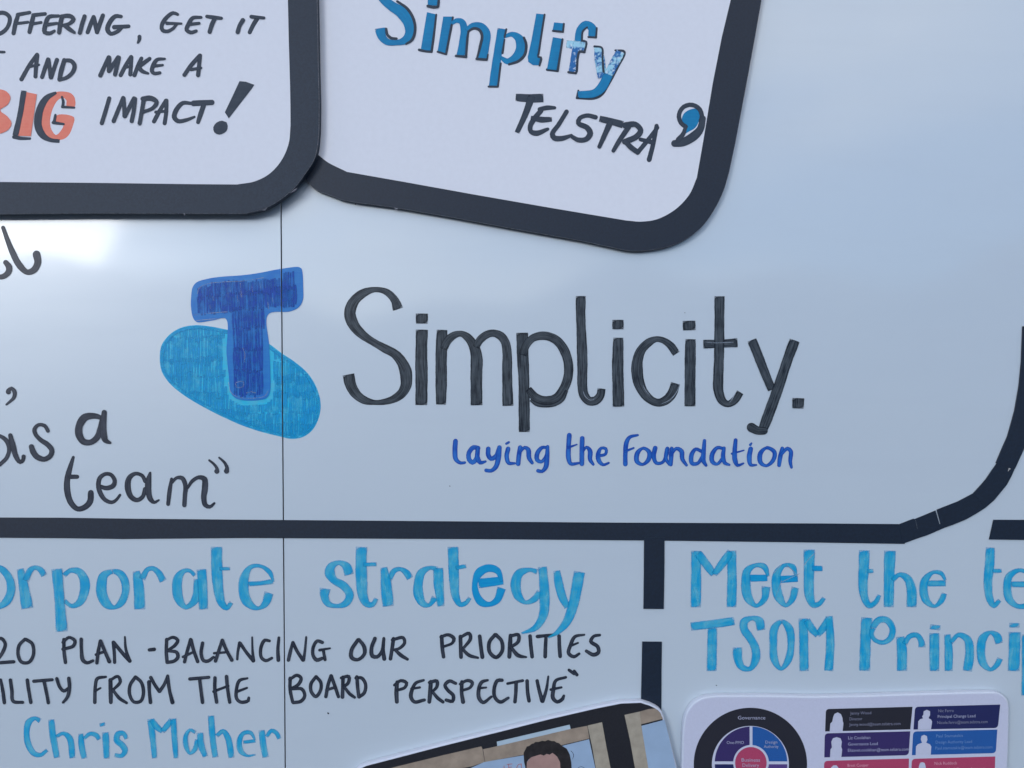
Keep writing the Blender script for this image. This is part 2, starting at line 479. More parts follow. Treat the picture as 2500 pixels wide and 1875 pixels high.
W(right, 'deep blue words the Foundation in the tagline', 'G', 'navy', 24, """
862,138 858,200 858,260,26 870,292,20 915,288,12|856,205,14 903,188,8;
932,155 930,220 930,292|932,230,14 955,203,16 974,222,24 975,270,22 992,296,14;
1020,250,16 1058,240,16 1060,212,18 1035,208,16 1018,240,24 1022,275,24 1045,298,16 1075,288,12;
1232,138,12 1190,148,18 1172,175,24 1165,240 1165,294|1165,225,14 1210,207,10;
1262,208,14 1230,235 1228,280 1258,296,16 1290,270 1294,230 1262,208,16;
1326,208 1318,250 1332,288,20 1365,285,16 1385,250,20 1392,210,20|1388,215,18 1384,265,20 1402,296,14;
1415,210,20 1412,250 1410,296,20|1412,245,14 1440,210,18 1468,225,24 1472,265,22 1495,300,14;
1575,225,18 1545,213,18 1522,245 1525,290,22 1555,290,18 1580,255,18|1592,168,18 1587,230 1586,275 1600,300,16;
1692,210,16 1662,205,18 1634,240 1634,280 1660,294,16 1690,262,18|1697,208,18 1692,255 1702,288,20 1726,298,12;
1760,165,20 1755,220 1756,270,26 1770,300,18 1802,290,10|1740,238,12 1805,220,8;
1840,190,14 1846,182,10|1842,212 1834,255,26 1842,298,20 1872,299,10;
1930,206,14 1895,235 1895,285,24 1925,303,16 1962,275,22 1970,230,22 1930,206,18;
2012,210,20 2000,260 1995,300,20|2005,245,14 2040,210,20 2058,225,22 2055,280,20 2062,312,14""")
W(left, 'charcoal fragment of a cut-off word below the tilted card, ending in l', 'D', 'pen', 34, """
-60,430,26 -30,480,30 20,485,34 58,455,40 62,420,42 40,390,34;
22,155,26 45,220,30 85,320,40 130,405,42 185,455,36 230,440,42 256,390,46 248,335,50""")
W(left, 'charcoal closing comma above the word as', 'D', 'pen', 24, "58,1262,34 58,1255,30 80,1238,22 100,1265,28 95,1300,24 45,1348,14", name='word')
W(left, 'charcoal word as at the left edge', 'H', 'pen', 38, """
-40,42,30 20,62,34 70,110,40 84,180,36 60,250,34 0,310,34 | 95,48,38 118,140,48 145,235,44 182,288,36 208,270,34 214,238,36;
433,6,34 405,-38,32 350,-48,30 312,-8,36 322,38,36 370,90,40 430,130,44 468,180,44 455,230,42 400,262,44 335,240,50 300,195,52 285,150,46""")
W(left, 'charcoal letter a standing alone above team', 'D', 'pen', 44, """
692,1440,28 640,1425,36 575,1435,48 537,1490,48 535,1550,48 565,1598,42 615,1602,36 660,1565,40 680,1510,40 690,1440,28 | 705,1402,34 698,1470,42 700,1545,42 715,1592,34 745,1606,18""")
W(left, 'charcoal word team with closing quote marks', 'H', 'pen', 44, """
660,245,26 628,350,46 605,450,52 608,560,54 640,655,50 700,710,46 770,690,50 812,640,54 818,565,50|640,420,40 695,420,36;
895,505,34 960,522,40 1020,500,44 1033,455,40 1000,402,34 950,395,34 900,430,38 886,500,42 910,580,42 950,630,38 1005,650,32 1045,630,28 1080,585,24;
1308,460,36 1280,410,34 1220,392,34 1165,430,46 1150,510,52 1180,600,46 1235,630,40 1285,600,38 1305,530,34|1352,385,22 1338,450,50 1335,540,54 1355,620,46 1390,650,30 1430,630,18;
1545,440,26 1528,540,38 1514,665,34|1550,470,26 1590,430,28 1640,432,38 1670,500,40 1665,590,40 1660,675,38|1690,520,22 1730,460,32 1790,425,34 1840,440,48 1845,520,54 1835,610,48 1850,675,40 1890,690,32 1930,658,20;
1885,272,20 1930,310,24 1955,350,30 1952,370,44 | 1974,248,18 2020,290,24 2045,340,34 2040,368,46""")

cy = 'cyan'
W(left, 'sky blue word corporate cut off at the left edge', 'I', cy, 60, """
-60,270 0,255,48 45,290,52 75,350,58 78,420,58 50,485,58 0,522,44 -60,520;
145,258,46 160,330,60 178,430,74 195,538,80|185,340,46 215,270,44 250,248,32 290,265,42 315,306,44;
405,258,76 418,400,70 430,550,70 440,702,82|455,305,36 500,270,36 560,278,52 600,340,66 600,420,66 565,498,52 510,522,32 458,485,32;
800,277,34 740,305,58 722,370,72 725,440,74 760,508,66 812,532,30 860,500,50 893,420,54 885,340,58 850,290,50 800,277,34;
968,275,48 980,340,70 990,430,74 993,545,76|1010,330,46 1050,262,34 1090,256,34 1130,290,46 1160,345,52;
1385,305,30 1350,272,28 1310,272,36 1268,320,62 1258,400,68 1275,480,62 1320,530,36 1370,500,48 1400,440,60 1402,330,50|1432,262,66 1440,380,68 1446,545,62;
1540,102,80 1540,200,78 1545,330,74 1558,440,68 1578,505,54 1612,535,36 1645,497,32|1560,258,26 1635,256,24;
1765,365,34 1850,360,32 1940,347,36|1946,350,16 1915,280,34 1850,238,26 1782,245,34 1737,320,64 1731,400,70 1750,480,68 1800,528,44 1840,537,26 1885,505,52 1912,428,64""", 'f')
W(right, 'sky blue word strategy', 'J', cy, 60, """
310,285,60 292,228,58 240,203,32 192,228,54 180,270,66 210,322,50 275,360,56 315,420,56 292,475,48 230,495,28 170,480,42 145,430,58 150,378,72;
395,98,76 392,200,72 395,330,74 405,430,64 432,482,46 470,485,34 495,445,28|405,217,28 495,213,26;
545,235,46 555,300,60 565,400,74 575,497,74|580,320,38 615,258,36 660,248,30 700,275,46 722,310,46;
905,250,40 860,238,28 800,270,54 778,340,58 780,420,64 810,480,48 850,490,28 890,440,46|912,240,64 915,340,66 930,497,48;
1012,98,72 1015,200,70 1020,330,64 1030,430,54 1060,485,36 1100,475,30 1125,440,26|1030,240,28 1100,226,28;
cyan2:1184,344,62 1265,334,60 1350,324,52|cyan2:1342,330,20 1312,258,42 1250,240,50 1190,270,58 1160,340,38 1170,420,46 1205,472,50 1260,484,34 1310,455,46 1340,375,56;
1580,265,36 1530,252,30 1460,275,58 1435,340,66 1450,425,58 1500,472,30 1560,450,44 1600,400,46|1615,232,58 1625,330,62 1630,450,66 1620,560,60 1570,640,42 1475,680,14;
1712,258,46 1725,340,56 1750,435,54 1785,505,44|1865,265,74 1845,380,70 1820,500,68 1780,600,56 1720,670,34 1655,710,12""", 'f')
W(right, 'sky blue words Meet the te along the right edge', 'K', cy, 60, """
152,115,60 152,300,62 150,468,62|165,130,50 220,205,50 262,262,40|370,120,46 320,190,50 266,262,36|375,115,58 378,300,58 375,468,60;
cyan2:488,287,42 600,285,42|606,275,18 580,215,38 530,205,26 475,240,48 465,320,58 480,410,54 530,460,26 580,420,40 592,340,54;
cyan2:672,295,42 790,288,44|782,275,18 760,215,34 710,205,24 665,250,48 655,330,58 675,410,54 715,457,26 755,420,40 776,345,48 | sheen: 640,255,4 690,200,5 | sheen: 722,205,4 770,250,5 790,275,4 | sheen: 650,410,4 690,300,4 | sheen: 690,310,4 745,285,5 800,258,4;
862,108,68 862,220,66 860,320,62 865,400,56 890,455,38 930,443,32 955,410,26|cyan2:882,225,34 945,225,32 | sheen: 832,205,5 860,165,4 898,128,5""", 'f')
W(right, 'sky blue word the above the org chart card', 'K', cy, 60, """
1208,112,66 1205,220,62 1200,320,60 1210,408,48 1240,458,36 1280,435,32 1302,392,26|1225,242,26 1265,240,26;
1370,115,70 1365,280,66 1362,468,60|1385,300,32 1430,265,30 1480,290,50 1505,360,60 1505,468,60;
1600,320,36 1720,318,38|1718,300,18 1690,256,28 1640,250,24 1590,300,48 1580,360,54 1600,430,46 1650,463,22 1690,430,36 1712,382,36""", 'f')
W(right, 'sky blue letters te cut off at the right edge', 'K', cy, 60, """
2000,95,55 1995,200,58 1985,320,54 1995,410,46 2022,460,32 2058,425,26|2015,242,28 2070,240,24;
2130,325,36 2225,325,38|2235,250,26 2180,237,26 2120,272,44 2105,340,52 2120,420,48 2170,462,30 2240,460,40""", 'f')
W(right, 'sky blue capital letters TSOM', 'K', cy, 60, """
120,590,48 250,575,52 392,555,50 | 255,600,56 252,740,60 250,868,60;
560,612,50 548,555,52 505,537,30 455,560,50 455,610,50 490,660,48 525,730,52 525,800,52 490,855,30 440,845,40 415,790,54 412,722,58;
690,558,28 645,600,48 637,700,48 645,800,48 685,855,24 730,800,44 748,700,44 735,600,48 690,558,28;
825,540,56 828,700,56 830,868,55|845,550,46 875,600,50 915,645,34|985,540,42 950,600,46 915,645,34|988,525,46 995,700,52 985,868,56""", 'f')
W(right, 'sky blue word Princi cut off at the right edge', 'K', cy, 60, """
1225,535,66 1218,640,66 1210,868,66|1262,600,38 1300,550,42 1350,550,42 1385,600,40 1375,660,38 1330,690,30 1280,678,28 1255,640,30 1262,600,38;
1435,655,50 1445,740,62 1445,868,62|1460,700,34 1495,650,32 1540,645,34 1568,690,40 1570,720,46;
1655,580,62 1652,610,62|1648,632,62 1648,740,60 1648,868,58;
1730,640,40 1738,740,50 1738,868,50|1750,690,30 1800,642,30 1855,670,48 1870,750,54 1855,868,58;
2055,695,46 2040,650,48 2000,627,26 1955,660,52 1940,740,52 1955,820,48 2000,860,26 2040,830,34 2060,790,38;
2150,568,62 2150,595,60|2152,625,74 2150,740,70 2145,868,70;
2228,640,60 2228,880,62 2225,1022,60""", 'f')
W(left, 'sky blue handwritten name in the lower left, first word', 'I', cy, 45, """
285,1338,36 250,1320,28 207,1345,46 190,1410,42 200,1500,46 240,1568,40 290,1580,30 335,1545,26;
365,1330,44 375,1430,48 405,1600,44|400,1450,26 450,1427,30 495,1460,44 515,1602,40;
575,1430,34 580,1510,44 600,1605,42|595,1465,26 640,1430,30 685,1440,36 705,1470,32;
725,1352,40 730,1375,38|750,1420,46 755,1510,48 758,1605,42;
900,1465,30 880,1428,36 840,1430,42 830,1475,44 870,1512,44 890,1550,42 865,1585,32 815,1580,30""", 'f')
W(left, 'sky blue handwritten name in the lower left, second word', 'I', cy, 45, """
1070,1325,46 1085,1450,44 1100,1602,38|1080,1330,38 1115,1380,42 1155,1412,34|1220,1330,36 1190,1370,42 1155,1412,34|1232,1322,42 1240,1450,42 1252,1602,34;
1390,1420,26 1350,1402,24 1320,1450,34 1325,1520,36 1350,1568,24 1385,1540,36 1400,1470,28|1422,1422,46 1430,1510,46 1460,1590,36;
1500,1302,44 1510,1450,46 1530,1597,42|1540,1445,30 1585,1412,34 1620,1460,44 1645,1600,42;
1730,1490,24 1815,1480,26|1814,1475,14 1780,1422,30 1730,1427,32 1702,1480,38 1710,1550,40 1755,1585,22 1815,1578,12;
1860,1405,42 1870,1500,46 1888,1597,46|1895,1450,28 1930,1408,30 1965,1425,32 1985,1465,30""", 'f')

pn = 'pen'
W(left, 'charcoal number ending in 20 before PLAN', 'I', pn, 24, """
-30,760 10,752 38,790 20,850 -25,915|-25,926 98,918;
178,758 138,800 130,870 155,920 205,922 238,870 230,790 188,760""")
W(left, 'charcoal word PLAN', 'I', pn, 24, """
455,760 456,840 466,922|448,780,20 490,745,22 533,768 522,805 448,828,22;
578,757 580,840 590,905,28 620,925 662,910,20;
715,770 698,850 690,925|718,772 745,840 778,915,28|682,868,20 745,845,20;
805,780 812,850 815,922|808,780 865,850,26 922,912,28|888,742,14 895,830,20 922,910""")
W(left, 'charcoal dash and the letters BALANCI up to the seam', 'I', pn, 24, """
1062,834,24 1096,830,26;
1185,760 1182,850 1188,918|1182,765,20 1230,744,22 1264,765 1245,800 1192,838,20|1200,842,20 1255,850 1265,885,26 1238,913 1188,922;
1355,760 1332,840 1312,918|1358,762 1378,840 1405,915,26|1302,883,20 1372,850,18;
1440,785 1430,860 1448,910 1480,912 1518,885,20;
1580,765 1552,850 1532,912|1582,768 1612,840 1648,905,26|1522,858,18 1598,852,18;
1703,785 1690,850,20 1686,900,18|1708,788 1750,850 1800,910,28|1792,745,14 1795,840,18 1802,910;
1915,770,20 1882,765 1854,820 1858,888 1890,910 1932,892,20;
1982,748,20 1975,830 1978,906,26""")
W(right, 'charcoal letters NG beside the seam', 'I', pn, 24, """
2080,782,20 2065,840 2050,906|2082,782 2110,840 2153,905,26|2176,742,14 2168,830,18 2158,905,22;
2290,780,24 2255,770 2226,815 2226,875 2252,905,28 2290,893,22|2272,835,20 2345,822,14|2298,838,22 2310,902,22""")
W(right, 'charcoal word OUR', 'J', pn, 25, """
370,725 328,790 327,842,28 368,858,22 413,820,24 412,770,26 378,722,22;
485,715 462,780 468,832,28 500,838,24 532,800,22 545,720,20|545,715,20 540,790,24 548,852,28;
610,718 600,790 590,852|602,725,20 675,710,22 685,745,22 650,782,20 612,792,18|622,792,22 660,828,26 704,855,20""")
W(right, 'charcoal word PRIORITIES under the tail of the sky blue y', 'J', pn, 25, """
935,702 940,780 948,838|930,705,20 980,690,22 1018,715,25 1008,745,20 948,770,18;
1062,702 1064,780 1066,840|1065,705,20 1120,680,24 1130,715,24 1078,785,18|1078,788,20 1120,828,24 1180,845,16;
1192,700 1200,770 1210,840,26;
1295,690 1257,740 1260,808 1303,842 1343,800 1340,732 1302,690;
1400,695 1396,770,28 1392,838,26|1402,697,22 1453,690,24 1452,735,24 1398,775,20|1405,775,20 1450,828,26 1505,840,14;
1532,700 1538,770 1546,838;
1582,702,24 1690,690,18|1640,700,22 1636,770 1634,838,24;
1728,700 1730,770 1735,835;
1898,690,14 1835,703,22 1805,760 1792,815,25 1828,838,24 1863,818,18|1805,765,18 1855,745,14;
2002,692,18 1962,700,22 1942,735 1988,770 1994,808 1960,825,26 1912,800,22""")
W(left, 'charcoal letters ILITY cut off at the left edge', 'I', pn, 24, """
6,1045,18 20,1120 32,1208;
75,1048 85,1120 95,1198 162,1206,22;
195,1048 205,1120 220,1206;
242,1056,24 372,1045,22|315,1060 330,1130 345,1208;
405,1038 425,1095 455,1125 488,1105,20|490,1035 495,1100 482,1165 450,1206,18""")
W(left, 'charcoal word FROM', 'I', pn, 24, """
752,1026,18 692,1038,24 678,1090 674,1206,26|677,1125,20 715,1105,14;
785,1048,28 787,1130,30 788,1206,26|780,1052,20 838,1022,22 855,1060,24 802,1120,20|805,1122,22 850,1178 900,1210,20;
962,1027 925,1085 922,1150 952,1203 1000,1198 1020,1140 1005,1065 965,1027;
1060,1062,28 1062,1130 1070,1206,26|1072,1030 1100,1080 1132,1128|1192,1018,20 1170,1075 1135,1128|1192,1022,24 1205,1120 1226,1206,28""")
W(left, 'charcoal word THE', 'I', pn, 24, """
1350,1040,24 1484,1028,22|1420,1045 1430,1130 1440,1206;
1528,1032 1527,1110 1540,1204|1610,1022 1618,1110 1633,1204|1518,1130,20 1622,1090,18;
1758,1036,16 1702,1052,24 1682,1105 1682,1180 1712,1205 1764,1195 1768,1175,20|1687,1130,20 1755,1104,16""")
W(right, 'charcoal word BOARD', 'I', pn, 24, """
2062,1035 2062,1120 2080,1203|2058,1045,20 2110,1014 2140,1035 2120,1080 2070,1108,20|2075,1112,20 2145,1112 2166,1160 2140,1198 2085,1208;
2245,1025 2210,1075 2212,1130 2245,1165 2278,1120 2280,1065 2248,1025;
2352,1018 2332,1080 2316,1165|2354,1018 2378,1085 2405,1165|2320,1118,20 2385,1098,20;
2438,1028,26 2436,1090 2434,1168,26|2425,1032,20 2478,1022 2476,1065 2440,1098,20|2450,1100,20 2485,1145 2520,1170,20;
2536,1025 2542,1100 2550,1165|2528,1034,20 2570,1034 2598,1080 2588,1140 2552,1168""")
W(right, 'charcoal word PERSPECTIVE with a small closing quote mark', 'J', pn, 24, """
635,1010 630,1080,28 633,1142,26|616,1030,18 660,1000,22 698,1015,24 688,1045,22 635,1065,18;
813,997,18 762,1015,22 740,1050 728,1110,26 752,1143 818,1130,22|732,1055,18 788,1045,16;
862,1008,26 858,1080,28 852,1142,26|852,1012,20 903,1002,24 903,1040,22 872,1075,18|876,1078,20 910,1118 944,1143,22;
1030,1018,20 988,1002 958,1030 978,1065 1014,1100 1008,1138 966,1130,22;
1072,1008 1070,1080 1080,1142,28|1060,1022,18 1110,998,22 1142,1012,24 1128,1045,20 1075,1065,18;
1246,996,16 1207,1008 1187,1050 1187,1115,26 1215,1146 1270,1108,18|1187,1050,18 1235,1045,14;
1343,996,22 1312,998 1290,1050 1294,1110 1330,1143 1385,1115,18;
1380,1020,18 1482,1000,20|1438,1010 1436,1080 1430,1142;
1512,1002,24 1516,1080 1525,1136;
1580,1002 1595,1070 1614,1136,28|1655,972,14 1642,1060,20 1618,1138;
1773,977,18 1705,1000,22 1690,1060,26 1686,1115,26 1715,1143 1752,1122 1760,1102,18|1672,1060,18 1743,1045,16;
1795,928,20 1828,952,22|1830,935,20 1848,960,22""")
W(right, 'tiny charcoal dots below the word BOARD', 'J', pn, 10, "168,1218 172,1221", name='ink_speck')
W(right, 'tiny speck below the capital letters', 'K', pn, 5, "278,958 281,960", name='ink_speck')
W(right, 'tiny speck left of the tall grey t', 'F', pn, 5, "999,419 1005,420", name='ink_speck')
W(right, 'tiny speck under the tagline', 'G', pn, 4, "216,412 219,413", name='ink_speck')

# ------------------------------------------------------------------ the blue T drawn over a sky blue oval, across the seam
def emblem(parent, keep):
    sg = -1.4 if keep == 'left' else 1.4
    clip = (P(SX(0) + sg, 0), P(SX(1800) + sg, 1800), keep)
    r = random.Random(21)
    layer[0] = 0
    k = tk('D')
    root = bpy.data.objects.new('emblem', None); root.empty_display_size = .005; C.objects.link(root); root.parent = parent
    root['label'] = 'hand drawn deep blue letter T over a tilted sky blue oval' 
    oval = [(1530,842),(1430,822),(1320,812),(1220,830),(1140,880),(1090,950),(1078,1030),(1090,1120),(1140,1200),(1240,1285),(1400,1380),(1560,1458),(1640,1492),(1760,1532),(1900,1567),(1960,1580),(2040,1570),(2110,1520),(2155,1430),(2165,1340),(2140,1240),(2080,1140),(1990,1060),(1900,1000),(1820,940),(1700,870)]
    tee = [(1325,525),(1400,500),(1480,487),(1640,475),(1750,460),(1880,435),(2020,420),(2036,430),(2048,570),(2046,640),(2020,690),(1960,720),(1812,740),(1818,950),(1825,1120),(1822,1270),(1800,1305),(1700,1322),(1600,1310),(1560,1270),(1545,1150),(1530,1000),(1525,770),(1440,780),(1330,792),(1305,765),(1290,690),(1292,610),(1300,560)]
    def inside(pts, x, y):
        c = False
        for i in range(len(pts)):
            (x1, y1), (x2, y2) = pts[i - 1], pts[i]
            if (y1 > y) != (y2 > y) and x < (x2 - x1) * (y - y1) / (y2 - y1) + x1: c = not c
        return c
    ov_s = smoothed([*oval, oval[0]], 6)[:-1]
    me = Mesh(); me.poly([tp('D', *p) for p in oval], 'wash', 3e-5, 0, True)
    ov_in = inset(ov_s, 9)
    tee_out = inset(smoothed([*tee, tee[0]], 10)[:-1], -26)
    rows = [(812, 920), (890, 1070), (1045, 1190), (1150, 1300), (1270, 1420), (1390, 1560), (1480, 1600)]
    hz = 0
    for (a, b) in rows:
        x = 1080
        yy = r.uniform(-10, 10)
        while x < 2170:
            x += r.uniform(15, 25); yy = max(-22, min(22, yy + r.uniform(-9, 9)))
            seg = []
            y = a + yy + r.uniform(-12, 8)
            ye = b + yy + r.uniform(-12, 16)
            while y <= ye:
                ok = inside(ov_in, x, y) and not inside(tee_out, x, y)
                if ok: seg.append((x + r.uniform(-1.5, 1.5), y))
                y += 12
            if len(seg) > 2:
                hz = (hz + 1) % 12
                p0, p1, p2 = seg[0], seg[len(seg) // 2], seg[-1]
                me.ribbon([(*tp('D', *p), r.uniform(15, 25) * k) for p in (p0, p1, p2)], 'chatch', 6e-5 + hz * 1.3e-5, 0, 'f', .04)
    # a firmer stroke round the outline
    ring = inset(ov_s, 16)
    me.ribbon([(*tp('D', *p), 26 * k) for p in (ring[::5] + [ring[0]])], 'chatch', 2.3e-4, 0, 'r', .06)
    me.build('oval', root, clip)
    me = Mesh(); me.poly([tp('D', *p) for p in tee], 'halo', 2.8e-4, 0, True)
    hz = 0
    def hatch(x0, x1, fa, fb, step=(11, 18)):
        nonlocal hz
        x = x0; yy = 0
        while x < x1:
            x += r.uniform(*step); hz = (hz + 1) % 12; yy = max(-12, min(12, yy + r.uniform(-6, 6)))
            ya, yb = fa(x) + yy + r.uniform(-8, 8), fb(x) + yy * .5 + r.uniform(-10, 10)
            me.ribbon([(*tp('D', x, ya), 14 * k), (*tp('D', x + r.uniform(-2, 6), (ya + yb) / 2), 15 * k), (*tp('D', x + r.uniform(0, 8), yb), 13 * k)],
                      'hatch', 3.1e-4 + hz * 1.2e-5, 0, 'f', .05)
    top = lambda x: 548 - (x - 1340) * .11 if x > 1420 else 560
    hatch(1325, 1890, lambda x: top(x), lambda x: 640 - (x - 1340) * .09)
    hatch(1325, 1990, lambda x: 620 - (x - 1340) * .1, lambda x: 742 - (x - 1340) * .085)
    hatch(1900, 1975, lambda x: 455, lambda x: 690)
    hatch(1558, 1770, lambda x: 690, lambda x: 835)
    hatch(1565, 1755, lambda x: 825, lambda x: 985)
    hatch(1565, 1758, lambda x: 965, lambda x: 1125)
    hatch(1570, 1762, lambda x: 1105, lambda x: 1285)
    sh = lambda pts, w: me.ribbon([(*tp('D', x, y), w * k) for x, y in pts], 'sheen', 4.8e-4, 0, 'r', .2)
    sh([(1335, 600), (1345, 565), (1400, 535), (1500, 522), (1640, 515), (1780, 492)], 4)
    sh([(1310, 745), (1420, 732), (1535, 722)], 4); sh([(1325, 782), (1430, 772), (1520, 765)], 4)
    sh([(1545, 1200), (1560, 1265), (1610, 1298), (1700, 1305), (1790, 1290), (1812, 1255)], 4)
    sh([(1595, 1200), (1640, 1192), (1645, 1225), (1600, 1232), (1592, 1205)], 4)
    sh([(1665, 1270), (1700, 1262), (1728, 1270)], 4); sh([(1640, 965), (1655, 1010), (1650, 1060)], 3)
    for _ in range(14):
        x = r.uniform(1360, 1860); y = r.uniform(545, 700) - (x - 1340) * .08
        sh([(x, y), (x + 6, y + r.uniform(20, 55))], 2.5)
    me.build('letter', root, clip)
    return root
emblem(left, 'left'); emblem(right, 'right')

# ------------------------------------------------------------------ black tape lines
def strip(label, tile, pts, h, group='black tape lines on the whiteboard', extra=None):
    q = [tp(tile, *p) for p in pts]
    t = slab('tape_strip', q, 3e-5, h, ('tape', 'tape', 'tape'))
    tag(t, label, 'tape', group)
    return t
hp = [(-400, 1262), (0, 1263.5), (150, 1264), (330, 1266.5), (600, 1269), (1000, 1272), (1500, 1276), (2000, 1278), (2194, 1279.5),
      (2209.5, 1328), (2000, 1324.7), (1620, 1320), (1200, 1316.5), (600, 1313.6), (300, 1316), (150, 1314), (0, 1313), (-400, 1312)]
strip('long black tape line running level across both whiteboards', 'Z', [p for p in hp], 4.0e-4)
def npt(l): return l
strip('short black tape piece starting the bend at the end of the long line', 'N',
      [(860,1240),(1020,1178),(1030,1184),(1257,1090),(1300,1236),(1302,1298),(1220,1335),(1160,1360),(1090,1382),(925,1442),(900,1400)], 5.5e-4)
strip('curved black tape piece around the lower right corner, thin slit at its left', 'N',
      [(1271,1081),(1500,992),(1665,905),(1740,830),(1900,965),(1890,980),(1790,1065),(1700,1122),(1590,1185),(1440,1247),(1350,1278),(1285,1307),(1302,1240),(1312,1236)], 6.6e-4)
strip('black tape piece climbing the bend below the right edge tape', 'N',
      [(1665,905),(1735,830),(1800,755),(1865,660),(1918,585),(1950,570),(2120,600),(2116,632),(2080,715),(2030,810),(1960,895),(1900,968),(1790,1040)], 7.8e-4)
strip('tall black tape piece rising along the right edge of the photo', 'N',
      [(1912,575),(1975,425),(2035,290),(2075,150),(2115,0),(2160,-260),(2185,-520),(2200,-900),(2360,-900),(2345,-500),(2320,-200),(2290,100),(2245,330),(2212,430),(2132,605),(2115,640),(1950,610)], 9.0e-4)
nf = Mesh(); nf.poly([tp('N', *p) for p in [(2038,628),(2062,640),(2046,646),(2028,668)]], 'slit', 9.6e-4, 0)
notch = nf.build('tape_tear'); tall = [o for o in C.objects if o.name.startswith('tape_strip')][-1]; notch.parent = tall
nf = Mesh(); nf.ribbon([(*tp('N', 1035, 1190), .5), (*tp('N', 1056, 1285), .5)], 'frayed', 6.1e-4, 0, 'r')
o_ = nf.build('crease'); o_.parent = [o for o in C.objects if o.name.startswith('tape_strip')][1]
strip('upright black tape piece below the long level line, above the gap', 'Z', [(1572.5,1312),(1622.5,1312),(1622,1400),(1620.5,1487),(1571,1486.5),(1572,1400)], 5.6e-4)
strip('upright black tape piece running down behind the photo card', 'Z', [(1568,1566.5),(1616,1567),(1615,1640),(1614.5,1800),(1564,1800),(1565.5,1690),(1567,1620)], 5.6e-4)
strip('level black tape piece with a slanted end, cut off at the right edge', 'N', [(1884,1190),(2700,1194),(2700,1409),(2212,1408),(1836,1403)], 5.6e-4)

# ------------------------------------------------------------------ cards
def torn(parent, tile, quads, h, hs):
    m = Mesh()
    for q in quads: m.poly([tp(tile, *p) for p in q], 'fibre', h, hs)
    o = m.build('torn_fibre', parent); return o

def arc_pts(pts, step=10): return smoothed(pts, step)

# --- upper left card with the slogan
c1 = thing('foam_card', 'black bordered white card with round corner and the orange word BIG, overlapping the tilted card', 'card', None, 'black bordered cards')
H1 = .0095
outer1 = [(-300, 522)] + [tp('A', *p) for p in [(0,1447),(300,1443),(600,1441),(900,1441),(1300,1443),(1640,1443)]] + \
    smoothed([tp('A', *p) for p in [(1660,1442),(1780,1412),(1880,1358),(1985,1272),(2058,1178),(2118,1085),(2142,1000),(2154,880)]], 7) + \
    [tp('A', *p) for p in [(2156,700),(2150,450),(2146,200),(2142,0)]] + [(771, -300), (-300, -300)]
slab('foam_core', outer1, .0044, H1, ('black', 'black', 'frayed'), .00028, 1, c1)
inner1 = [(-280, 441)] + [tp('A', *p) for p in [(0,1228),(700,1235),(1300,1243),(1580,1245)]] + \
    smoothed([tp('A', *p) for p in [(1600,1245),(1720,1224),(1820,1172),(1900,1082),(1948,970),(1961,850)]], 7) + \
    [tp('A', *p) for p in [(1960,700),(1957,550),(1950,300),(1943,0)]] + [(698, -280), (-280, -280)]
slab('paper_sheet', inner1, H1 - .0001, H1 + 6e-5, ('paper', 'paper', 'paper'), 0, 1, c1)
torn(c1, 'A', [[(1236,1440),(1250,1440),(1249,1458)], [(1765,1420),(1800,1405),(1808,1402),(1790,1420)], [(1955,1305),(1985,1280),(2008,1268),(1990,1290)]], H1 + 2e-5, H1)
HH = H1 + 6e-5; pp = 'penp'
W(c1, 'charcoal word OFFERING with a comma, cut off at the left edge', 'A', pp, 26, """
-60,150 -20,95 30,88 64,115 62,160 35,205 -10,230 -60,225;
120,110 105,160,28 92,225|120,100,24 200,85,22|110,160,20 190,150,18;
225,112 212,165,28 200,216|225,103,24 305,94,22|214,163,20 278,152,18;
396,108,20 330,116,26 308,165,28 303,218,28 335,226,24 368,210,18|312,168,24 386,158,18;
420,112 408,165,28 400,220|415,112,24 470,108,26 498,130,26 470,160,22 428,172,20|440,175,26 470,198,28 502,220,20;
572,112,26 555,165 540,222;
632,115 612,165,28 592,218|634,118 645,170,28 655,218|695,105 675,160,28 656,218;
818,112,22 780,110,26 742,150,30 726,200,30 748,228,26 798,210,24 822,188,20|772,184,28 868,178,24;
942,248,24 942,265,24 932,288,16""", h0=HH)
W(c1, 'charcoal word GET on the slogan card', 'A', pp, 24, """
1200,98,18 1170,88,22 1122,122,26 1092,175,26 1098,205,26 1132,212,22 1172,190,20 1192,165,18|1128,158,22 1225,160,14;
1358,118,18 1302,122,24 1276,160,28 1260,203,26 1288,220,24 1325,210,20|1278,165,22 1345,158,18;
1398,112,22 1440,118,24 1495,124,20|1450,128,26 1432,165,28 1416,216,26""", h0=HH)
W(c1, 'charcoal word IT on the slogan card', 'A', pp, 26, """
1640,138,28 1618,175,26 1605,218;
1698,114,24 1782,122,18|1735,128,28 1710,168,28 1686,218""", h0=HH)
W(c1, 'charcoal stub of a cut-off letter on the slogan card', 'A', pp, 20, "-60,350,20 30,352,16", h0=HH)
W(c1, 'charcoal word AND on the slogan card', 'A', pp, 26, """
250,370 200,440 145,536|252,374 245,440 240,516|200,450,20 262,438,16;
325,402 305,460 285,520|328,404 336,460 344,523|385,405 365,465 346,523;
435,408,28 415,475,30 402,538,26|432,408,22 480,412,26 504,442,28 495,482,26 455,522,24 405,540,20""", h0=HH)
W(c1, 'charcoal word MAKE on the slogan card', 'A', pp, 26, """
735,388 710,440 678,510|738,390 738,440 736,480|798,388 770,430 738,478|803,390 792,440 778,503;
885,385 850,440 815,508|887,388 884,440 880,503|848,455,20 890,447,16;
955,395,24 930,450 908,508|1010,397,24 972,425,26 938,450|935,452 962,482 1000,496,16;
1112,398,16 1060,404,24 1036,440,28 1026,480,26 1042,496,24 1080,492,20|1036,447,22 1098,440,16""", h0=HH)
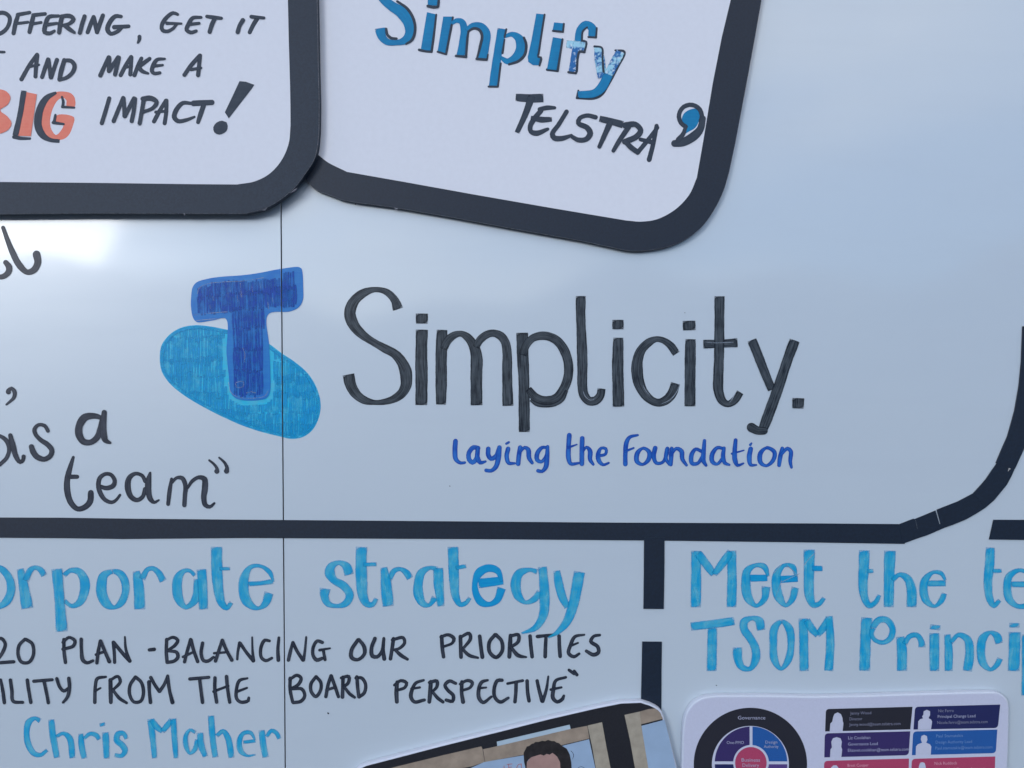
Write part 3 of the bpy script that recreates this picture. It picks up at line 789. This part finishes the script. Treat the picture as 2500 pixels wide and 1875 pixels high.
W(c1, 'charcoal letter A on the slogan card', 'A', pp, 26, """
1350,376 1292,440 1246,506|1350,380 1345,440 1338,508|1290,470,20 1358,460,16""", h0=HH)
W(c1, 'orange word BIG with charcoal shadow strokes', 'A', 'orange', 50, """
#~-120,602 0,603 45,618 72,655 55,705 2,745 50,785 80,832 62,872 0,903 -120,905;
#180,622 250,637 210,920 124,918|f,penp:163,614,34 140,760,34 106,915,36|penp:95,925,24 140,934,22 202,936,16;
#~378,622 430,618 480,630 505,660 510,690 502,725 448,718 450,680 435,662 400,668 370,705 345,770 338,835 350,880 378,912 405,890 428,845 380,842 385,778 500,792 492,850 462,915 420,942 350,940 300,915 280,860 285,780 310,700 345,645 |f,penp:380,625,16 315,662,36 270,740,46 258,850,46 290,915,40 340,945,26 402,953,24|penp:419,655,14 428,690,18 424,718,18|penp:422,722,18 502,727,14|penp:375,778,16 366,825,20|penp:360,828,20 430,838,14""", h0=HH)
W(c1, 'charcoal word IMPACT', 'A', pp, 26, """
738,665 715,745 688,832;
832,662 800,740 768,818|835,665 840,730 842,785|905,665 872,730 844,785|912,668 905,740 890,818;
972,672,28 958,755 944,833|965,668,28 1020,664,32 1058,690,28 1035,728,24 965,758,20;
1120,680 1080,745 1040,820|1124,680 1122,760 1112,832|1052,757,20 1128,750,18;
1290,698,22 1235,696,26 1192,740,30 1177,790,30 1202,818,28 1260,810,24 1312,790,16;
1308,698,36 1430,692,34|1375,712,30 1355,770,30 1338,824,26""", h0=HH)
W(c1, 'thick charcoal exclamation mark', 'A', pp, 26, "#1617,548 1660,552 1718,573 1700,600 1545,800 1518,758 1570,650|#~1538,850 1530,885 1482,910 1448,895 1440,860 1462,828 1500,815 1530,825", h0=HH)

# --- tilted card
c2 = thing('foam_card', 'tilted black bordered white card with thick blue lettering outlined in black', 'card', None, 'black bordered cards')
H2a, H2 = .0014, .0042
outer2 = [(728, -300), (728, 300)] + smoothed([(735, 400), (742, 430), (757, 452), (775, 466), (800, 475.5), (832, 488)], 6) + \
    [tp('B', *p) for p in [(200,1370),(450,1402),(800,1462),(1200,1536),(1700,1625)]] + \
    smoothed([tp('C', *p) for p in [(0,1340),(60,1353),(140,1356),(280,1336),(380,1296),(470,1228),(540,1132),(590,1030),(620,930)]], 7) + \
    [tp('C', *p) for p in [(655,765),(690,580),(720,420),(760,200),(795,0)]] + [(1919, -300)]
slab('foam_core', outer2, H2a, H2, ('tape', 'black', 'frayed'), .00022, 1, c2)
inner2 = [(750, -280), (750, 340)] + smoothed([(756, 362), (778, 379), (800, 396), (847, 419.5)], 6) + \
    [tp('B', *p) for p in [(500,1225),(1000,1315),(1500,1402)]] + \
    smoothed([tp('C', *p) for p in [(60,1190),(100,1194),(140,1197),(230,1184),(330,1130),(405,1050),(445,960)]], 7) + \
    [tp('C', *p) for p in [(480,760),(530,455),(580,200),(628,0)]] + [(1842, -280)]
slab('paper_sheet', inner2, H2 - .0001, H2 + 6e-5, ('paper', 'paper', 'paper'), 0, 1, c2)
torn(c2, 'B', [[(180,1371),(192,1373),(190,1384)], [(448,1402),(475,1406),(462,1420)]], H2 + 2e-5, H2)
HH = H2 + 6e-5
WK['penp'] = 1.4
W(c2, 'thick blue word outlined in black, its last two letters worn pale', 'B', 'blue', 60, """
f:350,-60,60 375,-10,62 430,40,64 500,86,80 552,160,80 558,220,70 530,268,56 470,288,38 400,282,46 365,245,58 355,192,74|penp:470,10,12 540,62,14 583,140,14 590,210,14 570,270,14 530,298,10|penp:395,196,12 403,235,14 430,258,14 465,262,12;
#675,-60 760,-60 748,38 676,38|penp:676,42,14 715,50,14 742,48,12|penp:752,-20,12 746,44,12 | #670,82 730,96 702,348 628,335|penp:733,100,10 718,230,12 702,350,12|penp:618,337,14 660,347,12 702,350,12;
#780,112 842,112 798,360 742,345|penp:845,118,10 840,158,10|penp:837,170,12 800,364,12|penp:742,350,10 800,367,10|f:838,160,25 868,140,32 905,148,42 922,205,50 915,285,56 900,375,62|f:935,205,25 975,172,32 1030,175,44 1068,220,58 1064,300,60 1043,395,66|penp:950,212,10 943,265,12 934,382,12|penp:866,378,12 935,385,12|penp:950,212,10 985,192,12 1022,202,14 1042,240,14 1030,310,14 1008,395,10|penp:1005,399,12 1072,404,12|penp:1082,370,8 1076,404,8;
f:1176,195,58 1150,350,58 1116,582,58|f:1192,248,22 1245,232,34 1292,262,60 1305,320,70 1272,385,56 1215,415,42 1170,388,22|penp:1325,255,12 1340,300,14 1330,370,14 1290,412,14 1225,435,12|penp:1206,198,10 1194,250,10|penp:1194,268,8 1180,358,12|penp:1168,428,10 1150,582,10|penp:1086,585,10 1148,586,10;
#1408,92 1465,98 1447,220 1425,360 1422,388 1440,392 1430,442 1385,440 1354,418 1350,385 1376,270|penp:1464,100,10 1445,220,10 1424,360,10 1420,384,10 1440,390,12 1430,443,10;
#1528,152 1595,158 1585,215 1518,205|penp:1594,162,10 1588,214,10|penp:1520,209,10 1588,216,10|#1520,252 1583,262 1550,475 1480,468|penp:1585,266,10 1552,478,12|penp:1482,470,14 1552,480,12;
f:1786,244,56 1786,192,60 1742,163,46 1704,200,48 1692,285,54|patch,f:1612,298,54 1740,312,60|patch,f:1688,278,56 1670,380,56 1650,487,52|penp:1816,190,10 1812,250,10|penp:1760,250,10 1812,254,10|penp:1752,184,8 1722,212,10 1716,275,10|penp:1716,275,10 1745,282,10 1736,345,10|penp:1732,352,14 1700,350,12 1680,485,12|penp:1625,488,12 1676,496,10;
patch,f:1826,318,58 1838,420,70 1855,525,66|patch,f:1975,350,62 1928,440,62 1893,510,64|f:1894,505,64 1850,590,62 1800,630,54 1690,640,48|penp:1800,314,10 1850,324,10 1855,400,10 1862,485,12|penp:1942,340,10 2003,350,12 1960,450,12 1890,580,12 1850,640,12 1800,665,12 1682,662,12|penp:1692,612,10 1682,658,10""", h0=HH)
WK['penp'] = 1.12
W(c2, 'charcoal capital word below the blue word on the tilted card', 'B', pp, 34, """
f:1270,658,44 1370,664,52 1455,662,54|f:1378,650,44 1335,770,38 1278,895,30;
1432,738,28 1480,728,30 1532,728,20|1440,748,30 1400,795,32 1368,850,32 1372,888,30 1410,900,34 1485,872,20|f:1372,795,26 1440,808,36 1512,806,28;
1612,755,28 1560,840,28 1516,905,30 1530,932,34 1580,935,32 1645,915,20;
1808,792,28 1750,780,26 1700,800,28 1692,832,30 1750,862,34 1772,900,36 1745,940,32 1690,945,30 1652,925,26;
f:1836,802,38 1920,822,40 1992,842,44|1905,832,36 1870,910,32 1834,990,26;
2030,860,32 1975,940,30 1928,1018,24|2010,848,40 2075,840,34 2112,880,34 2085,922,36 2005,958,34|2010,958,30 2050,998,34 2092,1028,30;
2226,862,24 2150,960,28 2092,1030,28|2220,850,26 2200,960,28 2170,1078,30 | 2112,942,24 2195,962,30""", h0=HH)
ang = [(410 + 62 * math.cos(t), 628 + 62 * math.sin(t)) for t in [math.radians(d) for d in range(115, 400, 15)]]
W(c2, 'black outlined round comma mark filled with blue at the right edge of the tilted card', 'C', pp, 24,
  "blue:#~412,590 445,588 464,612 458,650 437,690 400,712 368,730 386,690 364,655 374,615|" + ' '.join(f'{x:.0f},{y:.0f},{22}' for x, y in ang) +
  "|478,640,28 462,700,36 420,742,44 365,770,40 325,775,34|385,680,16 372,722,22 345,755,26", h0=HH, name='emblem')

# --- photo card at the bottom
c3 = thing('photo_card', 'dark rounded print card of a dark haired person before wooden frames, at the bottom', 'photo card', None)
H3 = .0048
o3 = [tp('M', *p) for p in [(-60,700),(-10,585),(40,538),(90,515),(390,437),(570,390),(850,320),(1000,283),(1300,207),(1600,138),(1770,104),(1900,99)]] + \
     smoothed([tp('M', *p) for p in [(1960,118),(2005,140),(2035,165),(2055,215)]], 6) + [tp('M', *p) for p in [(2100,380),(2140,540),(2200,760),(2260,1000),(0,1300)]]
slab('foam_core', o3, .0006, H3, ('foam', 'foam', 'foam'), .0010, 4, c3)
print_black = solid('print_black', (.012, .013, .018), .4, .2, 900)
print_wood = solid('print_wood', (.27, .22, .17), .45, .2, 120)
print_wood2 = solid('print_pale_wood', (.32, .29, .23), .45, .14, 200)
print_pale = solid('print_pale_blue', (.36, .47, .55), .45, .05, 80)
print_pale2 = solid('print_pale_board', (.27, .38, .52), .45, .06, 80)
print_skin = solid('print_skin', (.34, .215, .19), .45, .14, 90)
print_hair = solid('print_hair', (.014, .012, .013), .45, .6, 260)
print_red = solid('print_red', (.38, .11, .10), .45)
def flat(name, tile, pts, h, mat, parent, hs, thick=4e-5, smooth=False):
    q = [tp(tile, *p) for p in pts]
    if smooth: q = smoothed(q + [q[0]], 3)[:-1]
    return slab(name, q, h - thick, h, (mat, mat, mat), 0, 1, parent)
i3 = inset(o3, 4.2)
sheet3 = slab('print_sheet', [(x, y) for x, y in i3], H3 - .0001, H3 + 5e-5, (print_black,) * 3, 0, 1, c3)
K3 = H3 + 9e-5
def pr(name, pts, mat, lvl=0, smooth=False): return flat(name, 'M', pts, K3 + lvl * 4e-5, mat, c3, H3, 3e-5, smooth)
pr('printed_board', [(640,640),(780,540),(870,500),(1130,456),(1560,350),(1605,560),(1625,640)], print_pale2, 0)
pr('printed_frame', [(220,552),(260,538),(600,455),(850,397),(858,416),(872,500),(790,528),(700,545),(640,640),(180,640)], print_wood, 1)
pr('printed_frame', [(862,416),(950,397),(1435,283),(1548,262),(1562,345),(1400,384),(1130,452),(874,500)], print_wood, 1)
pr('printed_frame', [(1550,260),(1645,238),(1672,390),(1705,560),(1720,640),(1622,640),(1600,520),(1580,400)], print_wood2, 2)
pr('printed_strip', [(952,366),(1432,254),(1438,282),(955,396)], print_pale, 2)
pr('printed_board', [(1905,262),(2056,222),(2085,330),(2132,540),(2150,640),(1965,640),(1945,540)], print_pale2, 0)
pr('printed_frame', [(1793,190),(1893,168),(1902,250),(1950,540),(1975,640),(1885,640),(1860,530),(1830,360)], print_wood2, 1)
pr('printed_frame', [(1893,168),(1950,152),(1996,147),(2026,172),(2046,215),(1902,252)], print_wood, 2)
pr('printed_face', [(1145,640),(1146,520),(1160,488),(1200,455),(1300,434),(1345,455),(1375,520),(1385,640)], print_skin, 2, True)
pr('printed_hair', [(1145,560),(1132,500),(1128,440),(1140,418),(1150,398),(1166,394),(1180,381),(1196,377),(1205,368),(1228,368),(1250,360),(1270,363),(1290,354),(1312,362),(1330,362),(1346,372),(1362,376),(1378,392),(1395,402),(1412,412),(1432,450),(1442,500),(1448,600),(1385,620),(1372,560),(1368,500),(1350,466),(1335,452),(1318,440),(1300,452),(1280,446),(1262,458),(1240,450),(1180,468),(1160,485),(1150,500),(1148,545)], print_hair, 3, False)
m_ = Mesh()
for st in ["1000,525 1000,560", "1020,515 1052,512", "1030,515 1030,560", "1030,535 1050,532", "1075,560 1095,515 1115,512", "1112,515 1118,560"]:
    m_.ribbon([(*tp('M', *map(float, q.split(','))), 1.6) for q in st.split()], 'pen', K3 + 7e-5, H3, 'r')
ol = m_.build('printed_lettering', c3); ol.data.materials.clear(); ol.data.materials.append(print_red)
m_ = Mesh(); m_.ribbon([(*tp('M', 1440, 425), 1.3), (*tp('M', 1458, 450), 1.6), (*tp('M', 1450, 482), 1)], 'pen', K3 + 7e-5, H3, 'r')
m_.ribbon([(*tp('M', 1480, 545), 1.2), (*tp('M', 1505, 528), 1.2), (*tp('M', 1530, 540), 1.2)], 'pen', K3 + 7e-5, H3, 'r')
m_.build('printed_pen_mark', c3)

# --- organisation chart card
c4 = thing('chart_card', 'white rounded card printed with a ring diagram and coloured contact boxes, bottom right', 'chart card', None)
H4 = .0048
o4 = [(1666, 2050)] + [tp('L', *p) for p in [(62,514),(68,300)]] + smoothed([tp('L', *p) for p in [(74,240),(86,185),(125,118),(190,76),(290,60)]], 6) + \
     [tp('L', *p) for p in [(600,60),(900,66),(1200,60),(1500,50),(1800,41),(1980,38)]] + smoothed([tp('L', *p) for p in [(2030,38),(2075,52),(2110,88),(2121,140)]], 6) + \
     [tp('L', *p) for p in [(2120,250),(2112,514)]] + [(2456, 2050)]
slab('foam_core', o4, .0006, H4, ('print', 'foam', 'foam'), .0010, 4, c4)
K4 = H4
def hexlin(r, g, b): return tuple(((c / 255) ** 2.2) for c in (r, g, b))
pc = {n: solid('print_' + n, c, .5, .12, 1500, .4) for n, c in
      dict(ink_black=(.014, .015, .024), indigo=(.030, .020, .105), azure=(.012, .085, .30), violet=(.08, .045, .19), night=(.012, .016, .085), pink=(.36, .045, .11)).items()}
p_white = solid('print_white_text', (.34, .36, .49), .5)
p_faint = solid('print_faint_text', (.20, .21, .30), .5)
p_faintb = solid('print_faint_blue_text', (.13, .24, .46), .5)
p_faintp = solid('print_faint_pink_text', (.62, .32, .40), .5)
def pl(name, pts, mat, lvl=0, smooth=False): return flat(name, 'L', pts, K4 + 5e-5 + lvl * 4e-5, mat, c4, H4, 3e-5, smooth)
CX, CYR = 494, 492
def ringpts(r0, r1, a0, a1, n=40):
    A = [math.radians(a0 + (a1 - a0) * i / n) for i in range(n + 1)]
    return [(CX + r1 * math.cos(a), CYR - r1 * math.sin(a)) for a in A] + [(CX + r0 * math.cos(a), CYR - r0 * math.sin(a)) for a in reversed(A)]
pl('printed_ring', ringpts(242, 356, -60, 240, 80), pc['ink_black'])
def quad(a, mat, cut):
    A = [math.radians(a + 90 * i / 24) for i in range(25)]
    sx, sy = (1 if a in (0, 270) else -1), (1 if a in (0, 90) else -1)
    g = 9
    pts = []
    for t in A:
        x, y = 228 * math.cos(t), 228 * math.sin(t)
        x = sx * max(abs(x), g) if abs(x) < g else x; y = sy * max(abs(y), g) if abs(y) < g else y
        pts.append((CX + 4 + x, CYR - 10 - y))
    for t in reversed(A):
        x, y = 112 * math.cos(t), 112 * math.sin(t)
        x = sx * g if abs(x) < g else x; y = sy * g if abs(y) < g else y
        pts.append((CX + 4 + x, CYR - 10 - y))
    pl('printed_segment', pts, mat)
quad(90, pc['indigo'], 0); quad(0, pc['azure'], 0); quad(180, pc['night'], 0); quad(270, pc['violet'], 0)
pl('printed_disc', [(497 + 99 * math.cos(math.radians(t)), 482 + 99 * math.sin(math.radians(t))) for t in range(0, 360, 8)], pc['pink'], 1)

def text(parent, s, tile, x, y, width, ang, mat, h, hs, xh=None, name='printed_text', align='l'):
    cu = bpy.data.curves.new('t', 'FONT'); cu.body = s; cu.size = 1; cu.resolution_u = 2; cu.offset = -0.002
    ob = bpy.data.objects.new('t', cu); C.objects.link(ob)
    dg = bpy.context.evaluated_depsgraph_get()
    me = bpy.data.meshes.new_from_object(ob.evaluated_get(dg))
    C.objects.unlink(ob); bpy.data.objects.remove(ob)
    xs = [v.co.x for v in me.vertices]; x0, x1 = min(xs), max(xs)
    k = tk(tile); sc_ = width * k / (x1 - x0); sy = sc_ if xh is None else xh * k
    ox, oy = tp(tile, x, y); ca, sa = math.cos(math.radians(ang)), math.sin(math.radians(ang))
    for v in me.vertices:
        u = (v.co.x - x0) * sc_ - (width * k / 2 if align == 'c' else 0); w = v.co.y * sy
        v.co = P(ox + u * ca - w * sa, oy - u * sa - w * ca, h, hs)
    me.materials.clear(); me.materials.append(mat)
    o = bpy.data.objects.new(name, me); C.objects.link(o); o.parent = parent
    return o
T = lambda s, x, y, w, m, a=1.2, xh=27, al='l': text(c4, s, 'L', x, y, w, a, m, K4 + 1.4e-4, H4, xh, align=al)
T('Governance', 415, 209, 172, p_white, 0, 33)
T('One-PMO', 345, 363, 108, p_white, 0, 27)
T('Design', 588, 360, 74, p_white, 0, 27); T('Authority', 578, 388, 92, p_white, 0, 27)
T('Business', 438, 474, 116, p_white, 0, 32); T('Delivery', 444, 507, 104, p_white, 0, 32)
def cell(pts, mat, r=22, corners=(0,)):
    out = []
    n = len(pts)
    for i, p in enumerate(pts):
        if i in corners:
            a, b = Vector(pts[i - 1]), Vector(pts[(i + 1) % n]); c = Vector(p)
            u = (a - c).normalized() * r; v = (b - c).normalized() * r
            for k in range(6):
                t = k / 5; q = (1 - t) ** 2 * (c + u) + 2 * t * (1 - t) * c + t * t * (c + v); out.append((q.x, q.y))
        else: out.append(p)
    pl('contact_box', out, mat)
cell([(968,144),(1512,130),(1498,272),(963,285)], pc['ink_black'])
cell([(1528,130),(2063,116),(2048,263),(1518,273)], pc['night'], 24, (0, 2))
cell([(961,297),(1498,284),(1488,434),(958,448)], pc['indigo'], 24, (0, 2))
cell([(1516,285),(2045,273),(2035,421),(1508,434)], pc['azure'], 24, (0, 2))
cell([(957,470),(1490,455),(1485,640),(955,650)], pc['pink'], 24)
cell([(1508,457),(2032,442),(2025,640),(1500,640)], pc['pink'], 24)
sil = pc_s = solid('print_silhouette', (.46, .49, .61), .5, .03, 900)
def silhouette(pts): pl('printed_silhouette', pts, sil, 1)
silhouette([(992,285),(996,235),(1008,224),(1014,195),(1022,175),(1042,165),(1062,176),(1072,200),(1074,222),(1078,232),(1073,283)])
silhouette([(1546,272),(1548,222),(1560,208),(1578,203),(1572,190),(1580,182),(1582,158),(1602,149),(1622,158),(1622,182),(1612,202),(1628,210),(1635,222),(1628,270)])
silhouette([(994,447),(997,398),(1006,385),(1002,350),(1012,328),(1035,321),(1060,328),(1068,350),(1064,380),(1070,398),(1065,446)])
silhouette([(1532,434),(1534,380),(1545,366),(1572,356),(1564,335),(1568,314),(1585,306),(1602,314),(1606,336),(1598,356),(1622,366),(1630,380),(1626,432)])
silhouette([(985,560),(1000,512),(1015,498),(1035,498),(1046,512),(1060,560)])
silhouette([(1545,560),(1553,500),(1560,482),(1574,478),(1588,483),(1594,502),(1600,560)])
T('Jenny Wood', 1120, 179, 132, p_faint); T('Director', 1116, 215, 80, p_faint); T('Jenny.wood@team.telstra.com', 1114, 250, 322, p_faint)
T('Nic Ferro', 1674, 164, 96, p_faint); T('Principal Change Lead', 1670, 200, 236, p_white); T('Nicole.ferro@team.telstra.com', 1667, 238, 316, p_faint)
T('Liz Coolahan', 1108, 334, 138, p_white); T('Governance Lead', 1107, 373, 186, p_white); T('Elizavet.coolahan@team.telstra.com', 1106, 412, 382, p_white)
T('Paul Stamatakis', 1660, 322, 168, p_faintb); T('Design Authority Lead', 1657, 361, 228, p_faintb); T('Paul.stamatakis@team.telstra.com', 1655, 398, 358, p_faintb)
T('Brett Cooper', 1104, 507, 132, p_faintp); T('Nick Ruddock', 1650, 494, 142, p_faintp); T('Nick.ruddock@team.telstra.com', 1650, 532, 320, p_faintp)

# ------------------------------------------------------------------ origins: every object sits at its own place
def finalise():
    bpy.context.view_layer.update()
    objs = [o for o in C.objects if o.type in ('MESH', 'EMPTY')]
    kids = {}
    for o in objs: kids.setdefault(o.parent, []).append(o)
    tgt = {}
    def bb(o):
        pts = [v.co for v in o.data.vertices] if o.type == 'MESH' else []
        lo = [min(p[i] for p in pts) for i in range(3)] if pts else [1e9] * 3
        hi = [max(p[i] for p in pts) for i in range(3)] if pts else [-1e9] * 3
        for c in kids.get(o, []):
            l, h = bb(c); lo = [min(a, b) for a, b in zip(lo, l)]; hi = [max(a, b) for a, b in zip(hi, h)]
        tgt[o] = Vector(((lo[0] + hi[0]) / 2, hi[1], lo[2] if o.parent is None and o.type == 'EMPTY' else (lo[2] + hi[2]) / 2))
        if o.name in ('ground', 'added_hills', 'wall'): tgt[o] = Vector((0, 0, 0))
        return lo, hi
    from mathutils import Matrix
    for o in kids.get(None, []): bb(o)
    for o in objs:
        if o not in tgt: continue
        if o.type == 'MESH': o.data.transform(Matrix.Translation(-tgt[o]))
        o.location = tgt[o] - (tgt[o.parent] if o.parent else Vector())
    for o in [o for o in objs if o.type == 'EMPTY' and not kids.get(o)]: bpy.data.objects.remove(o)
finalise()
